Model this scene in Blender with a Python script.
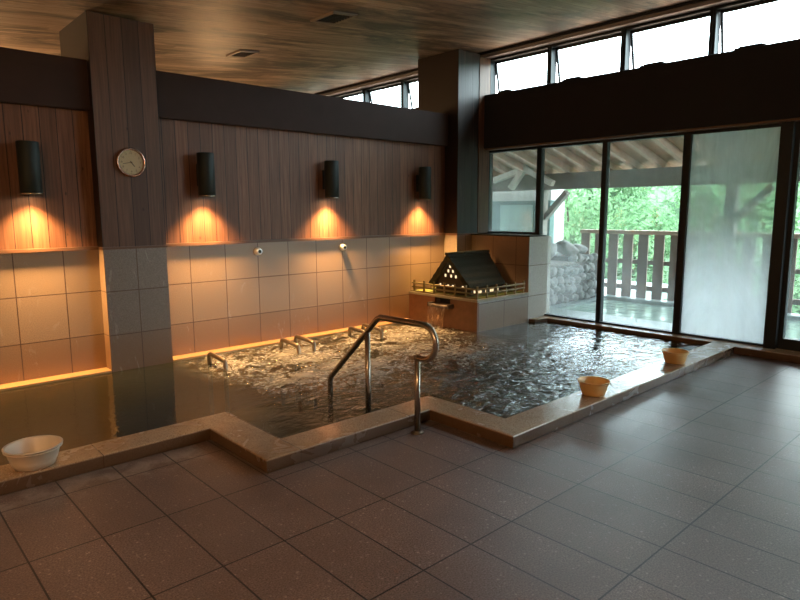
import bpy, bmesh, math, random
from mathutils import Vector, Matrix, noise
random.seed(7)
for o in list(bpy.data.objects): bpy.data.objects.remove(o)
S = bpy.context.scene
COL = S.collection
PI = math.pi

# ---------------------------------------------------------------- camera, sky, light, exposure
cam_d = bpy.data.cameras.new('camera'); cam = bpy.data.objects.new('camera', cam_d); COL.objects.link(cam)
cam_d.lens = 27.60; cam_d.sensor_width = 36.0; cam_d.clip_end = 400
R0 = Vector((0.73569431, -0.67730199, -0.00398836))
R1 = Vector((-0.09996348, -0.10275386, -0.98967113))
R2 = Vector((0.6698964, 0.72849411, -0.14330089))
m = Matrix((R0, -R1, -R2)).transposed().to_4x4(); m.translation = Vector((0, 0, 1.5))
cam.matrix_world = m
S.camera = cam

W = bpy.data.worlds.new('sky'); S.world = W; W.use_nodes = True
wn = W.node_tree; wn.nodes.clear()
wo = wn.nodes.new('ShaderNodeOutputWorld'); wb = wn.nodes.new('ShaderNodeBackground')
wt = wn.nodes.new('ShaderNodeTexCoord'); wz = wn.nodes.new('ShaderNodeTexNoise'); wr = wn.nodes.new('ShaderNodeValToRGB')
wz.inputs['Scale'].default_value = 2.2; wz.inputs['Detail'].default_value = 4
wr.color_ramp.elements[0].position = 0.3; wr.color_ramp.elements[0].color = (0.70, 0.84, 0.95, 1)
wr.color_ramp.elements[1].position = 0.65; wr.color_ramp.elements[1].color = (0.93, 0.97, 1.0, 1)
wn.links.new(wt.outputs['Generated'], wz.inputs['Vector']); wn.links.new(wz.outputs['Fac'], wr.inputs['Fac'])
wn.links.new(wr.outputs['Color'], wb.inputs['Color']); wb.inputs['Strength'].default_value = 4.2
wn.links.new(wb.outputs[0], wo.inputs[0])

S.view_settings.view_transform = 'Standard'; S.view_settings.look = 'None'
S.view_settings.exposure = 2.4; S.view_settings.gamma = 1.0
S.view_settings.use_curve_mapping = False
LAMP_W = 78.0          # each wall lamp
LAMP_COL = (1.0, 0.55, 0.20)
S.cycles.max_bounces = 10; S.cycles.diffuse_bounces = 6; S.cycles.glossy_bounces = 4
S.cycles.transparent_max_bounces = 16; S.cycles.transmission_bounces = 6
S.cycles.caustics_reflective = False; S.cycles.caustics_refractive = False
S.cycles.sample_clamp_indirect = 6.0

def portal(cx, cy, cz, sy, sz):
    d = bpy.data.lights.new('window_daylight_portal', 'AREA'); d.shape = 'RECTANGLE'
    d.size = sz; d.size_y = sy; d.cycles.is_portal = True
    o = bpy.data.objects.new('window_daylight_portal', d); COL.objects.link(o)
    o.location = (cx, cy, cz); o.rotation_euler = (0, PI / 2, 0)
portal(7.22, 1.3, 1.27, 7.2, 2.5)
portal(7.22, 1.5, 3.33, 8.6, 0.6)
portal(7.22, 8.4, 3.33, 4.6, 0.6)

# ---------------------------------------------------------------- node helpers
def nt(name):
    mt = bpy.data.materials.new(name); mt.use_nodes = True
    t = mt.node_tree; t.nodes.clear()
    out = t.nodes.new('ShaderNodeOutputMaterial')
    return mt, t, out
def N(t, typ, **kw):
    n = t.nodes.new(typ)
    for k, v in kw.items():
        if k in n.inputs.keys() if hasattr(n.inputs, 'keys') else False: n.inputs[k].default_value = v
        else: setattr(n, k, v)
    return n
def pos(t, scale=(1, 1, 1), loc=(0, 0, 0)):
    g = t.nodes.new('ShaderNodeNewGeometry'); mp = t.nodes.new('ShaderNodeMapping')
    mp.inputs['Scale'].default_value = scale; mp.inputs['Location'].default_value = loc
    t.links.new(g.outputs['Position'], mp.inputs['Vector']); return mp.outputs[0]
def ocoord(t, scale=(1, 1, 1)):
    g = t.nodes.new('ShaderNodeTexCoord'); mp = t.nodes.new('ShaderNodeMapping')
    mp.inputs['Scale'].default_value = scale
    t.links.new(g.outputs['Object'], mp.inputs['Vector']); return mp.outputs[0]
def tnoise(t, vec, scale=5, detail=4, rough=0.55, dist=0.0):
    n = t.nodes.new('ShaderNodeTexNoise'); n.inputs['Scale'].default_value = scale
    n.inputs['Detail'].default_value = detail; n.inputs['Roughness'].default_value = rough
    n.inputs['Distortion'].default_value = dist
    t.links.new(vec, n.inputs['Vector']); return n.outputs['Fac']
def ramp(t, fac, *stops):
    r = t.nodes.new('ShaderNodeValToRGB'); e = r.color_ramp.elements
    while len(e) < len(stops): e.new(0.5)
    for i, (p, c) in enumerate(stops):
        e[i].position = p
        e[i].color = (c, c, c, 1) if isinstance(c, (int, float)) else (*c, 1)
    t.links.new(fac, r.inputs[0]); return r.outputs[0]
def mix(t, fac, a, b, mode='MIX'):
    n = t.nodes.new('ShaderNodeMix'); n.data_type = 'RGBA'; n.blend_type = mode
    for s, v in ((n.inputs[0], fac), (n.inputs[6], a), (n.inputs[7], b)):
        if isinstance(v, (int, float)): s.default_value = v
        elif isinstance(v, tuple): s.default_value = (*v, 1) if len(v) == 3 else v
        else: t.links.new(v, s)
    return n.outputs[2]
def math_(t, op, a, b=0.0, c=0.0, clamp=False):
    n = t.nodes.new('ShaderNodeMath'); n.operation = op; n.use_clamp = clamp
    for i, v in enumerate((a, b, c)):
        if isinstance(v, (int, float)): n.inputs[i].default_value = v
        else: t.links.new(v, n.inputs[i])
    return n.outputs[0]
def sep(t, vec):
    n = t.nodes.new('ShaderNodeSeparateXYZ'); t.links.new(vec, n.inputs[0]); return n.outputs
def bump(t, h, strength=0.3, dist=0.01):
    b = t.nodes.new('ShaderNodeBump'); b.inputs['Strength'].default_value = strength
    b.inputs['Distance'].default_value = dist
    t.links.new(h, b.inputs['Height']); return b.outputs[0]
def pbr(t, out, col, rough=0.6, nrm=None, spec=0.5, metal=0.0):
    p = t.nodes.new('ShaderNodeBsdfPrincipled')
    for nm, v in (('Base Color', col), ('Roughness', rough), ('Metallic', metal)):
        s = p.inputs[nm]
        if isinstance(v, (int, float)): s.default_value = v
        elif isinstance(v, tuple): s.default_value = (*v, 1)
        else: t.links.new(v, s)
    p.inputs['Specular IOR Level'].default_value = spec
    if nrm is not None: t.links.new(nrm, p.inputs['Normal'])
    t.links.new(p.outputs[0], out.inputs[0]); return p
def joint(t, coord, off, step, width):
    """1 on a joint line, 0 elsewhere; lines at off + k*step"""
    a = math_(t, 'SUBTRACT', coord, off - step / 2 + 1000 * 0)
    a = math_(t, 'DIVIDE', a, step)
    f = math_(t, 'FRACT', math_(t, 'ADD', a, 100.0))
    d = math_(t, 'ABSOLUTE', math_(t, 'SUBTRACT', f, 0.5))
    return math_(t, 'LESS_THAN', d, width / step / 2)
def cellid(t, coord, off, step):
    return math_(t, 'FLOOR', math_(t, 'DIVIDE', math_(t, 'SUBTRACT', coord, off), step))
def white(t, a, b):
    c = t.nodes.new('ShaderNodeCombineXYZ'); t.links.new(a, c.inputs[0])
    if isinstance(b, (int, float)): c.inputs[1].default_value = b
    else: t.links.new(b, c.inputs[1])
    w = t.nodes.new('ShaderNodeTexWhiteNoise'); w.noise_dimensions = '3D'
    t.links.new(c.outputs[0], w.inputs[0]); return w.outputs['Value']

# ---------------------------------------------------------------- materials
def simple(name, col, rough=0.5, metal=0.0, spec=0.5, nscale=None, var=0.25, bs=0.0):
    mt, t, out = nt(name)
    if nscale:
        f = tnoise(t, ocoord(t), nscale, 5)
        c = mix(t, f, tuple(x * (1 - var) for x in col), tuple(min(1, x * (1 + var)) for x in col))
        nrm = bump(t, f, bs, 0.01) if bs else None
        pbr(t, out, c, rough, nrm, spec, metal)
    else: pbr(t, out, col, rough, None, spec, metal)
    return mt

def mat_floor():
    mt, t, out = nt('floor_slabs')
    P = pos(t); x, y, z = sep(t, P)
    jx = joint(t, x, 1.995, 0.3025, 0.008); jy = joint(t, y, 2.305, 0.605, 0.008)
    j = math_(t, 'MAXIMUM', jx, jy)
    wn_ = white(t, cellid(t, x, 1.995, 0.3025), cellid(t, y, 2.305, 0.605))
    speck = tnoise(t, P, 130, 3, 0.7)
    big = tnoise(t, P, 1.1, 4, 0.6)
    base = mix(t, ramp(t, speck, (0.38, 0.0), (0.66, 1.0)), (0.105, 0.070, 0.060), (0.31, 0.225, 0.20))
    vo = t.nodes.new('ShaderNodeTexVoronoi'); vo.inputs['Scale'].default_value = 42; t.links.new(P, vo.inputs['Vector'])
    chip = math_(t, 'MULTIPLY', ramp(t, vo.outputs['Distance'], (0.18, 1.0), (0.30, 0.0)), ramp(t, tnoise(t, P, 30, 2), (0.5, 0.0), (0.6, 0.8)))
    base = mix(t, chip, base, (0.44, 0.35, 0.31))
    base = mix(t, math_(t, 'MULTIPLY', wn_, 0.4), base, (0.10, 0.08, 0.075))
    base = mix(t, ramp(t, big, (0.4, 0.0), (0.7, 0.45)), base, (0.07, 0.045, 0.04))
    lime = ramp(t, tnoise(t, P, 7, 4, 0.6, 0.6), (0.40, 0.0), (0.60, 1.0))
    dy = math_(t, 'ABSOLUTE', math_(t, 'SUBTRACT', y, 3.6))
    near = math_(t, 'MULTIPLY', math_(t, 'LESS_THAN', x, 1.6), ramp(t, dy, (0.0, 0.75), (0.22, 0.0)))
    base = mix(t, math_(t, 'MULTIPLY', lime, near), base, (0.36, 0.31, 0.28))
    base = mix(t, j, base, (0.015, 0.012, 0.011))
    bmp = math_(t, 'SUBTRACT', math_(t, 'MULTIPLY', tnoise(t, P, 95, 3, 0.6), 0.6), math_(t, 'MULTIPLY', j, 1.5))
    rg = ramp(t, tnoise(t, P, 2.6, 5, 0.6), (0.30, 0.34), (0.72, 0.42))
    pbr(t, out, base, rg, bump(t, bmp, 0.45, 0.005), 0.5)
    return mt

def mat_tile(name, ax, stained=True, tint=(0.39, 0.275, 0.18), off=3.02, step=0.3855, zoff=0.0):
    mt, t, out = nt(name)
    P = pos(t); c = sep(t, P); h = c[ax]; z = c[2]
    jx = joint(t, h, off, step, 0.008)
    d = None
    for zz in (0.785, 0.38, 1.19):
        dd = math_(t, 'LESS_THAN', math_(t, 'ABSOLUTE', math_(t, 'SUBTRACT', z, zz)), 0.004)
        d = dd if d is None else math_(t, 'MAXIMUM', d, dd)
    j = math_(t, 'MAXIMUM', jx, d)
    idr = white(t, cellid(t, h, off, step), math_(t, 'FLOOR', math_(t, 'MULTIPLY', z, 2.5)))
    sp = tnoise(t, P, 150, 3, 0.75)
    a = mix(t, ramp(t, sp, (0.35, 0.0), (0.7, 1.0)), tuple(v * 0.62 for v in tint), tuple(v * 1.3 for v in tint))
    a = mix(t, math_(t, 'MULTIPLY', idr, 0.5), a, tuple(v * 0.72 for v in tint))
    if stained:
        w = math_(t, 'ADD', z, math_(t, 'MULTIPLY', math_(t, 'SUBTRACT', tnoise(t, P, 2.5, 4), 0.5), 0.07))
        st = ramp(t, w, (0.0, 1.0), (0.22, 0.85), (0.37, 0.6), (0.395, 0.12), (0.62, 0.0))
        a = mix(t, math_(t, 'MULTIPLY', st, 0.75), a, (0.21, 0.105, 0.045))
        lime = ramp(t, tnoise(t, pos(t, (3, 3, 1)), 3.0, 6, 0.65, 1.5), (0.62, 0.0), (0.68, 0.28), (0.74, 0.0))
        a = mix(t, lime, a, (0.5, 0.46, 0.42))
    a = mix(t, j, a, (0.10, 0.055, 0.035))
    pbr(t, out, a, ramp(t, sp, (0.3, 0.32), (0.7, 0.5)), bump(t, math_(t, 'SUBTRACT', math_(t, 'MULTIPLY', sp, 0.25), j), 0.4, 0.004), 0.5)
    return mt

def mat_boards(name, ax, off, step=0.1295, dark=(0.095, 0.038, 0.020), light=(0.29, 0.135, 0.070), rough=0.5, top=None):
    mt, t, out = nt(name)
    P = pos(t); c = sep(t, P); h = c[ax]; z = c[2]
    j = joint(t, h, off, step, 0.006)
    idr = white(t, cellid(t, h, off, step), 3.0)
    s = [14, 14, 0.8]
    if ax == 0: s = [26, 6, 0.9]
    g = tnoise(t, pos(t, tuple(s)), 2.0, 6, 0.65, 0.4)
    a = mix(t, ramp(t, g, (0.3, 0.0), (0.7, 1.0)), dark, light)
    a = mix(t, math_(t, 'MULTIPLY', idr, 0.7), a, tuple(v * 0.8 for v in dark))
    streak = ramp(t, tnoise(t, pos(t, (22, 22, 0.5), (5, 3, 0)), 1.5, 5, 0.7), (0.58, 0.0), (0.75, 0.5))
    a = mix(t, streak, a, (0.28, 0.165, 0.11))
    vo = t.nodes.new('ShaderNodeTexVoronoi'); vo.inputs['Scale'].default_value = 5.0
    t.links.new(pos(t, (1.4, 1.4, 0.7)), vo.inputs['Vector'])
    kn = ramp(t, vo.outputs['Distance'], (0.03, 0.75), (0.075, 0.0))
    a = mix(t, kn, a, (0.03, 0.014, 0.008))
    a = mix(t, j, a, (0.012, 0.006, 0.004))
    pbr(t, out, a, rough, bump(t, math_(t, 'SUBTRACT', math_(t, 'MULTIPLY', g, 0.3), j), 0.5, 0.005), 0.4)
    return mt

def mat_ceiling():
    mt, t, out = nt('ceiling_boards')
    P = pos(t); x, y, z = sep(t, P)
    row = cellid(t, y, 0.0, 0.115)
    j = joint(t, y, 0.0, 0.115, 0.006)
    r1 = white(t, row, 9.0)
    # board ends staggered by row
    seg = math_(t, 'FLOOR', math_(t, 'ADD', math_(t, 'DIVIDE', x, 1.9), math_(t, 'MULTIPLY', r1, 7.0)))
    r2 = white(t, row, seg)
    g = tnoise(t, pos(t, (0.9, 16, 1)), 2.2, 6, 0.7, 0.5)
    a = mix(t, ramp(t, g, (0.3, 0.0), (0.72, 1.0)), (0.25, 0.175, 0.12), (0.56, 0.44, 0.34))
    a = mix(t, math_(t, 'MULTIPLY', r2, 0.7), a, (0.12, 0.085, 0.065))
    # black mould patches that follow the boards
    mo = tnoise(t, pos(t, (0.55, 1.7, 1), (3.0, 1.3, 0)), 1.25, 6, 0.68, 0.6)
    mo2 = tnoise(t, pos(t, (1.2, 9, 1)), 1.6, 4, 0.7)
    mm = math_(t, 'ADD', mo, math_(t, 'MULTIPLY', math_(t, 'SUBTRACT', mo2, 0.5), 0.35))
    mk = ramp(t, mm, (0.47, 0.0), (0.62, 0.9))
    a = mix(t, mk, a, (0.035, 0.032, 0.03))
    a = mix(t, math_(t, 'MULTIPLY', j, 0.8), a, (0.03, 0.02, 0.015))
    pbr(t, out, a, 0.55, bump(t, math_(t, 'SUBTRACT', math_(t, 'MULTIPLY', g, 0.3), j), 0.4, 0.005), 0.4)
    return mt

def mat_stone_rim():
    mt, t, out = nt('rim_granite')
    P = pos(t)
    sp = tnoise(t, P, 140, 3, 0.75); b = tnoise(t, P, 3.2, 5, 0.6, 0.8)
    a = mix(t, ramp(t, sp, (0.35, 0.0), (0.68, 1.0)), (0.27, 0.175, 0.105), (0.58, 0.43, 0.29))
    a = mix(t, ramp(t, b, (0.45, 0.0), (0.7, 0.6)), a, (0.22, 0.12, 0.06))
    x, y, z = sep(t, P)
    jn = math_(t, 'MAXIMUM', joint(t, x, 1.045, 0.9, 0.005), joint(t, y, 3.85, 1.34, 0.0))
    a = mix(t, jn, a, (0.05, 0.03, 0.02))
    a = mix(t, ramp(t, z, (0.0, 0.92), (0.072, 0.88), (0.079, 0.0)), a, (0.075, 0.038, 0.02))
    pbr(t, out, a, ramp(t, b, (0.35, 0.12), (0.7, 0.34)), bump(t, sp, 0.15, 0.003), 0.5)
    return mt

def mat_water():
    mt, t, out = nt('bath_water')
    P = pos(t)
    at = t.nodes.new('ShaderNodeAttribute'); at.attribute_name = 'churn'
    ch = at.outputs['Fac']
    # fine ripples only where the water moves
    r1 = tnoise(t, pos(t, (1, 1.5, 1)), 6, 3, 0.5, 0.9); r2 = tnoise(t, P, 20, 2, 0.5, 0.4)
    h = math_(t, 'MULTIPLY', math_(t, 'ADD', r1, math_(t, 'MULTIPLY', r2, 0.35)), math_(t, 'ADD', ch, 0.04))
    nb = bump(t, h, 1.0, 0.06)
    gl = t.nodes.new('ShaderNodeBsdfGlossy'); gl.inputs['Roughness'].default_value = 0.01
    gl.inputs['Color'].default_value = (1, 1, 1, 1); t.links.new(nb, gl.inputs['Normal'])
    tr = t.nodes.new('ShaderNodeBsdfTransparent'); tr.inputs['Color'].default_value = (0.60, 0.60, 0.42, 1)
    df = t.nodes.new('ShaderNodeBsdfDiffuse'); df.inputs['Color'].default_value = (0.024, 0.028, 0.017, 1)
    bd = t.nodes.new('ShaderNodeMixShader'); bd.inputs[0].default_value = 0.5
    t.links.new(tr.outputs[0], bd.inputs[1]); t.links.new(df.outputs[0], bd.inputs[2])
    fr = t.nodes.new('ShaderNodeFresnel'); fr.inputs['IOR'].default_value = 1.38; t.links.new(nb, fr.inputs['Normal'])
    s = t.nodes.new('ShaderNodeMixShader')
    t.links.new(fr.outputs[0], s.inputs[0]); t.links.new(bd.outputs[0], s.inputs[1]); t.links.new(gl.outputs[0], s.inputs[2])
    # foam lacing
    wp = t.nodes.new('ShaderNodeTexNoise'); wp.inputs['Scale'].default_value = 3.0; wp.inputs['Detail'].default_value = 3
    t.links.new(P, wp.inputs['Vector'])
    va = t.nodes.new('ShaderNodeVectorMath'); va.operation = 'MULTIPLY_ADD'
    t.links.new(wp.outputs['Color'], va.inputs[0]); va.inputs[1].default_value = (0.55, 0.55, 0.0); t.links.new(P, va.inputs[2])
    st = t.nodes.new('ShaderNodeMapping'); st.inputs['Scale'].default_value = (0.8, 1.6, 1); st.inputs['Rotation'].default_value = (0, 0, 0.5)
    t.links.new(va.outputs[0], st.inputs['Vector'])
    f1 = tnoise(t, st.outputs[0], 4.2, 6, 0.68, 0.4)
    rid = math_(t, 'SUBTRACT', 1.0, math_(t, 'MULTIPLY', math_(t, 'ABSOLUTE', math_(t, 'SUBTRACT', f1, 0.5)), 12.0), clamp=True)
    f2 = tnoise(t, P, 24, 4, 0.7, 0.4)
    rid = math_(t, 'MULTIPLY', rid, ramp(t, f2, (0.40, 0.0), (0.60, 1.0)))
    at2 = t.nodes.new('ShaderNodeAttribute'); at2.attribute_name = 'foam'
    fm = math_(t, 'MULTIPLY', math_(t, 'POWER', rid, 1.0), at2.outputs['Fac'])
    solid = math_(t, 'MULTIPLY', ramp(t, f1, (0.40, 0.0), (0.62, 1.0)), math_(t, 'SUBTRACT', math_(t, 'MULTIPLY', at2.outputs['Fac'], 2.0), 1.45, clamp=True))
    fm = math_(t, 'MULTIPLY', math_(t, 'MAXIMUM', fm, solid), 0.75, clamp=True)
    fd = t.nodes.new('ShaderNodeBsdfDiffuse'); fd.inputs['Color'].default_value = (0.78, 0.74, 0.66, 1)
    s2 = t.nodes.new('ShaderNodeMixShader'); t.links.new(fm, s2.inputs[0])
    t.links.new(s.outputs[0], s2.inputs[1]); t.links.new(fd.outputs[0], s2.inputs[2])
    t.links.new(s2.outputs[0], out.inputs[0])
    return mt

def mat_glass(name, fog, lo=0.4, hi=0.7, scale=1.6, tint=(0.86, 0.93, 0.93), base=0.0):
    """clear pane with condensation: fog = strongest share of milky film"""
    mt, t, out = nt(name)
    tr = t.nodes.new('ShaderNodeBsdfTransparent'); tr.inputs['Color'].default_value = (*tint, 1)
    gl = t.nodes.new('ShaderNodeBsdfGlossy'); gl.inputs['Roughness'].default_value = 0.02
    lw = t.nodes.new('ShaderNodeFresnel'); lw.inputs['IOR'].default_value = 1.45
    gg = t.nodes.new('ShaderNodeNewGeometry')
    fr = math_(t, 'MULTIPLY', lw.outputs[0], math_(t, 'SUBTRACT', 1.0, gg.outputs['Backfacing']))
    s = t.nodes.new('ShaderNodeMixShader'); t.links.new(fr, s.inputs[0])
    t.links.new(tr.outputs[0], s.inputs[1]); t.links.new(gl.outputs[0], s.inputs[2])
    if fog > 0:
        f = tnoise(t, pos(t, (1, 1.2, 0.6)), scale, 6, 0.62, 0.5)
        run = tnoise(t, pos(t, (1, 16, 0.4)), 2.2, 4, 0.6)
        ff = math_(t, 'ADD', math_(t, 'MULTIPLY', f, 0.9), math_(t, 'MULTIPLY', run, 0.1))
        k = ramp(t, ff, (lo, base), (hi, fog))
        tl = t.nodes.new('ShaderNodeBsdfTranslucent'); tl.inputs['Color'].default_value = (0.66, 0.73, 0.75, 1)
        df = t.nodes.new('ShaderNodeBsdfDiffuse'); df.inputs['Color'].default_value = (0.5, 0.54, 0.53, 1)
        m0 = t.nodes.new('ShaderNodeMixShader'); m0.inputs[0].default_value = 0.3
        t.links.new(tl.outputs[0], m0.inputs[1]); t.links.new(df.outputs[0], m0.inputs[2])
        s2 = t.nodes.new('ShaderNodeMixShader'); t.links.new(k, s2.inputs[0])
        t.links.new(s.outputs[0], s2.inputs[1]); t.links.new(m0.outputs[0], s2.inputs[2]); s = s2
    t.links.new(s.outputs[0], out.inputs[0])
    return mt

def emit(name, col, st):
    mt, t, out = nt(name); e = t.nodes.new('ShaderNodeEmission')
    e.inputs[0].default_value = (*col, 1); e.inputs[1].default_value = st
    t.links.new(e.outputs[0], out.inputs[0]); return mt

def mat_thatch():
    mt, t, out = nt('dark_thatch')
    P = pos(t, (1, 1, 1)); z = sep(t, P)[2]
    g = tnoise(t, pos(t, (60, 18, 9)), 2.0, 4, 0.7)
    f = math_(t, 'FRACT', math_(t, 'MULTIPLY', z, 18.0))
    a = mix(t, g, (0.022, 0.026, 0.02), (0.085, 0.085, 0.062))
    pbr(t, out, a, 0.85, bump(t, math_(t, 'ADD', f, g), 0.8, 0.02), 0.2); return mt

def mat_leaf(name, a, b):
    mt, t, out = nt(name)
    f = tnoise(t, ocoord(t), 2.4, 4)
    c = mix(t, f, a, b)
    d = t.nodes.new('ShaderNodeBsdfDiffuse'); t.links.new(c, d.inputs[0])
    tl = t.nodes.new('ShaderNodeBsdfTranslucent'); t.links.new(c, tl.inputs[0])
    m0 = t.nodes.new('ShaderNodeMixShader'); m0.inputs[0].default_value = 0.4
    t.links.new(d.outputs[0], m0.inputs[1]); t.links.new(tl.outputs[0], m0.inputs[2]); t.links.new(m0.outputs[0], out.inputs[0])
    return mt

M = {}
M['floor'] = mat_floor()
M['tile_x'] = mat_tile('granite_tiles', 0)
M['tile_y'] = mat_tile('granite_tiles_return', 1, off=5.85)
M['tile_pillar_shaded'] = mat_tile('granite_tiles_pillar_shaded', 0, off=2.058 - 0.2885, step=0.2885, tint=(0.22, 0.185, 0.155))  # shade on the pillar's front is put into this darker tint
M['tile_low'] = mat_tile('granite_tiles_low_wall', 1, off=4.96, step=0.3885, tint=(0.30, 0.20, 0.14))
M['tile_daylit'] = mat_tile('granite_tiles_daylit_end', 0, off=6.4, step=0.8, stained=False, tint=(0.42, 0.38, 0.33))  # daylight on the end face is put into this lighter tint
M['wood_x'] = mat_boards('wall_boards', 0, 1.77)
M['wood_pillar'] = mat_boards('pillar_boards', 0, 1.77, 0.142, dark=(0.075, 0.037, 0.024), light=(0.17, 0.088, 0.052))
M['wood_y'] = mat_boards('side_boards', 1, 5.85, 0.142, dark=(0.075, 0.037, 0.024), light=(0.17, 0.088, 0.052))
M['wood_dark'] = simple('dark_stained_beam', (0.030, 0.014, 0.011), 0.85, nscale=6, var=0.3)
M['wood_beam2'] = simple('black_stained_beam', (0.004, 0.005, 0.009), 0.8, nscale=5, var=0.3)
M['wood_trim'] = simple('wood_moulding', (0.13, 0.065, 0.035), 0.5, nscale=8)
M['ceiling'] = mat_ceiling()
M['rim'] = mat_stone_rim()
M['water'] = mat_water()
M['frame'] = simple('black_aluminium', (0.004, 0.009, 0.012), 0.5, 0.0, 0.35)
M['steel'] = simple('brushed_steel', (0.42, 0.36, 0.30), 0.27, 1.0)
M['chrome'] = simple('satin_chrome', (0.85, 0.83, 0.80), 0.45, 0.85)
M['steel_dull'] = simple('tarnished_steel', (0.30, 0.24, 0.18), 0.35, 1.0)
M['black'] = simple('black_lamp_metal', (0.010, 0.016, 0.014), 0.6, 0.2)
M['brass'] = simple('rose_brass_rim', (0.62, 0.38, 0.30), 0.25, 1.0)
M['clockface'] = simple('cream_dial', (0.46, 0.38, 0.22), 0.5)
M['ink'] = simple('dial_ink', (0.05, 0.035, 0.02), 0.5)
M['glass'] = mat_glass('clear_glass', 0.22, 0.40, 0.75, base=0.03)
M['glass_top'] = mat_glass('clerestory_glass', 0.12, 0.5, 0.75)
M['glass_small'] = mat_glass('misted_glass', 0.34, 0.38, 0.75, 1.4, base=0.08)
M['glass_left'] = mat_glass('part_misted_glass', 0.32, 0.42, 0.75, 1.3, base=0.05)
M['glass_fog'] = mat_glass('fogged_glass', 0.9, 0.33, 0.66, 1.2, base=0.32)
M['yellow'] = simple('yellow_plastic', (0.80, 0.50, 0.20), 0.35)
M['cream'] = simple('cream_plastic', (0.66, 0.56, 0.46), 0.35)
M['thatch'] = mat_thatch()
M['darkwood'] = simple('model_dark_wood', (0.05, 0.03, 0.02), 0.6)
M['bamboo'] = simple('model_fence_wood', (0.20, 0.155, 0.06), 0.5)
M['moss'] = simple('moss_ground', (0.14, 0.17, 0.03), 0.9, nscale=40, var=0.5, bs=0.5)
M['winlight'] = emit('model_window_glow', (1.0, 0.74, 0.40), 0.26)
M['lampglow'] = emit('lamp_lens_glow', (1.0, 0.72, 0.42), 5.0)
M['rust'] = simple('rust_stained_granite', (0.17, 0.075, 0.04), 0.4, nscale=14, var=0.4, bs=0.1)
M['plank_grey'] = simple('planter_coping', (0.30, 0.27, 0.2), 0.4, nscale=30)
M['vent'] = simple('vent_metal', (0.22, 0.17, 0.13), 0.5, 0.3)
M['vent_dark'] = simple('vent_inside', (0.02, 0.017, 0.015), 0.7)
M['bark'] = simple('bark', (0.05, 0.035, 0.025), 0.9, nscale=12)
M['porch'] = simple('porch_boards', (0.42, 0.235, 0.155), 0.7, nscale=9)
M['rafter'] = simple('porch_rafter_wood', (0.52, 0.33, 0.235), 0.7, nscale=9)
M['truss'] = simple('pale_truss_wood', (0.62, 0.56, 0.47), 0.7)
M['greybeam'] = simple('weathered_beam', (0.20, 0.175, 0.15), 0.8, nscale=7)
M['rail'] = simple('railing_wood', (0.20, 0.13, 0.10), 0.75, nscale=9)
M['stone'] = simple('field_stone', (0.24, 0.24, 0.23), 0.8, nscale=11, var=0.4, bs=0.3)
M['mortar'] = simple('stone_mortar', (0.045, 0.043, 0.04), 0.9, nscale=14)
M['plaster'] = simple('white_plaster', (0.30, 0.30, 0.27), 0.8, nscale=4, var=0.08)
M['teal'] = simple('teal_panel', (0.05, 0.10, 0.09), 0.5, nscale=3, var=0.15)
M['palewin'] = simple('pale_window_panel', (0.20, 0.28, 0.24), 0.3)
M['ground'] = simple('hillside_ground', (0.035, 0.075, 0.03), 0.95, nscale=1.2, var=0.5)
M['outdeck'] = simple('wet_stone_deck', (0.24, 0.30, 0.29), 0.4, nscale=6)
M['leaf_a'] = mat_leaf('leaves_mid', (0.085, 0.17, 0.09), (0.16, 0.27, 0.12))
M['leaf_b'] = mat_leaf('leaves_pale', (0.12, 0.22, 0.12), (0.22, 0.34, 0.17))
def mat_outwater():
    mt, t, out = nt('outdoor_bath_water')
    h = tnoise(t, pos(t), 5, 4, 0.6)
    pbr(t, out, (0.40, 0.54, 0.47), 0.08, bump(t, h, 0.5, 0.03), 0.5); return mt
M['outwater'] = mat_outwater()
def mat_fall():
    mt, t, out = nt('falling_water')
    tr = t.nodes.new('ShaderNodeBsdfTransparent'); gl = t.nodes.new('ShaderNodeBsdfGlossy'); gl.inputs['Roughness'].default_value = 0.12
    f = tnoise(t, pos(t, (40, 40, 4)), 2.0, 4)
    s = t.nodes.new('ShaderNodeMixShader'); t.links.new(ramp(t, f, (0.4, 0.05), (0.65, 0.6)), s.inputs[0])
    t.links.new(tr.outputs[0], s.inputs[1]); t.links.new(gl.outputs[0], s.inputs[2]); t.links.new(s.outputs[0], out.inputs[0]); return mt
M['fall'] = mat_fall()

# ---------------------------------------------------------------- mesh helpers
def box(bm, x0, x1, y0, y1, z0, z1):
    v = [bm.verts.new(p) for p in ((x0,y0,z0),(x1,y0,z0),(x1,y1,z0),(x0,y1,z0),(x0,y0,z1),(x1,y0,z1),(x1,y1,z1),(x0,y1,z1))]
    for f in ((3,2,1,0),(4,5,6,7),(0,1,5,4),(1,2,6,5),(2,3,7,6),(3,0,4,7)): bm.faces.new([v[i] for i in f])
    return v
def BX(*a):
    bm = bmesh.new(); box(bm, *a); return bm
def prism(bm, poly, axis, a, b):
    """poly: 2-D outline in the two other axes, extruded from a to b along axis"""
    def P(u, v, w):
        return {0: (w, u, v), 1: (u, w, v), 2: (u, v, w)}[axis]
    A = [bm.verts.new(P(u, v, a)) for u, v in poly]; B = [bm.verts.new(P(u, v, b)) for u, v in poly]
    n = len(poly)
    bm.faces.new(A[::-1]); bm.faces.new(B)
    for i in range(n): bm.faces.new((A[i], A[(i+1) % n], B[(i+1) % n], B[i]))
def beam(bm, p, q, w, h, up=(0, 0, 1)):
    p, q = Vector(p), Vector(q); d = (q - p).normalized(); s = d.cross(Vector(up)).normalized(); u = s.cross(d)
    A = [bm.verts.new(p + s*a*w/2 + u*b*h/2) for a, b in ((-1,-1),(1,-1),(1,1),(-1,1))]
    B = [bm.verts.new(q + s*a*w/2 + u*b*h/2) for a, b in ((-1,-1),(1,-1),(1,1),(-1,1))]
    bm.faces.new(A[::-1]); bm.faces.new(B)
    for i in range(4): bm.faces.new((A[i], A[(i+1) % 4], B[(i+1) % 4], B[i]))
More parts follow.
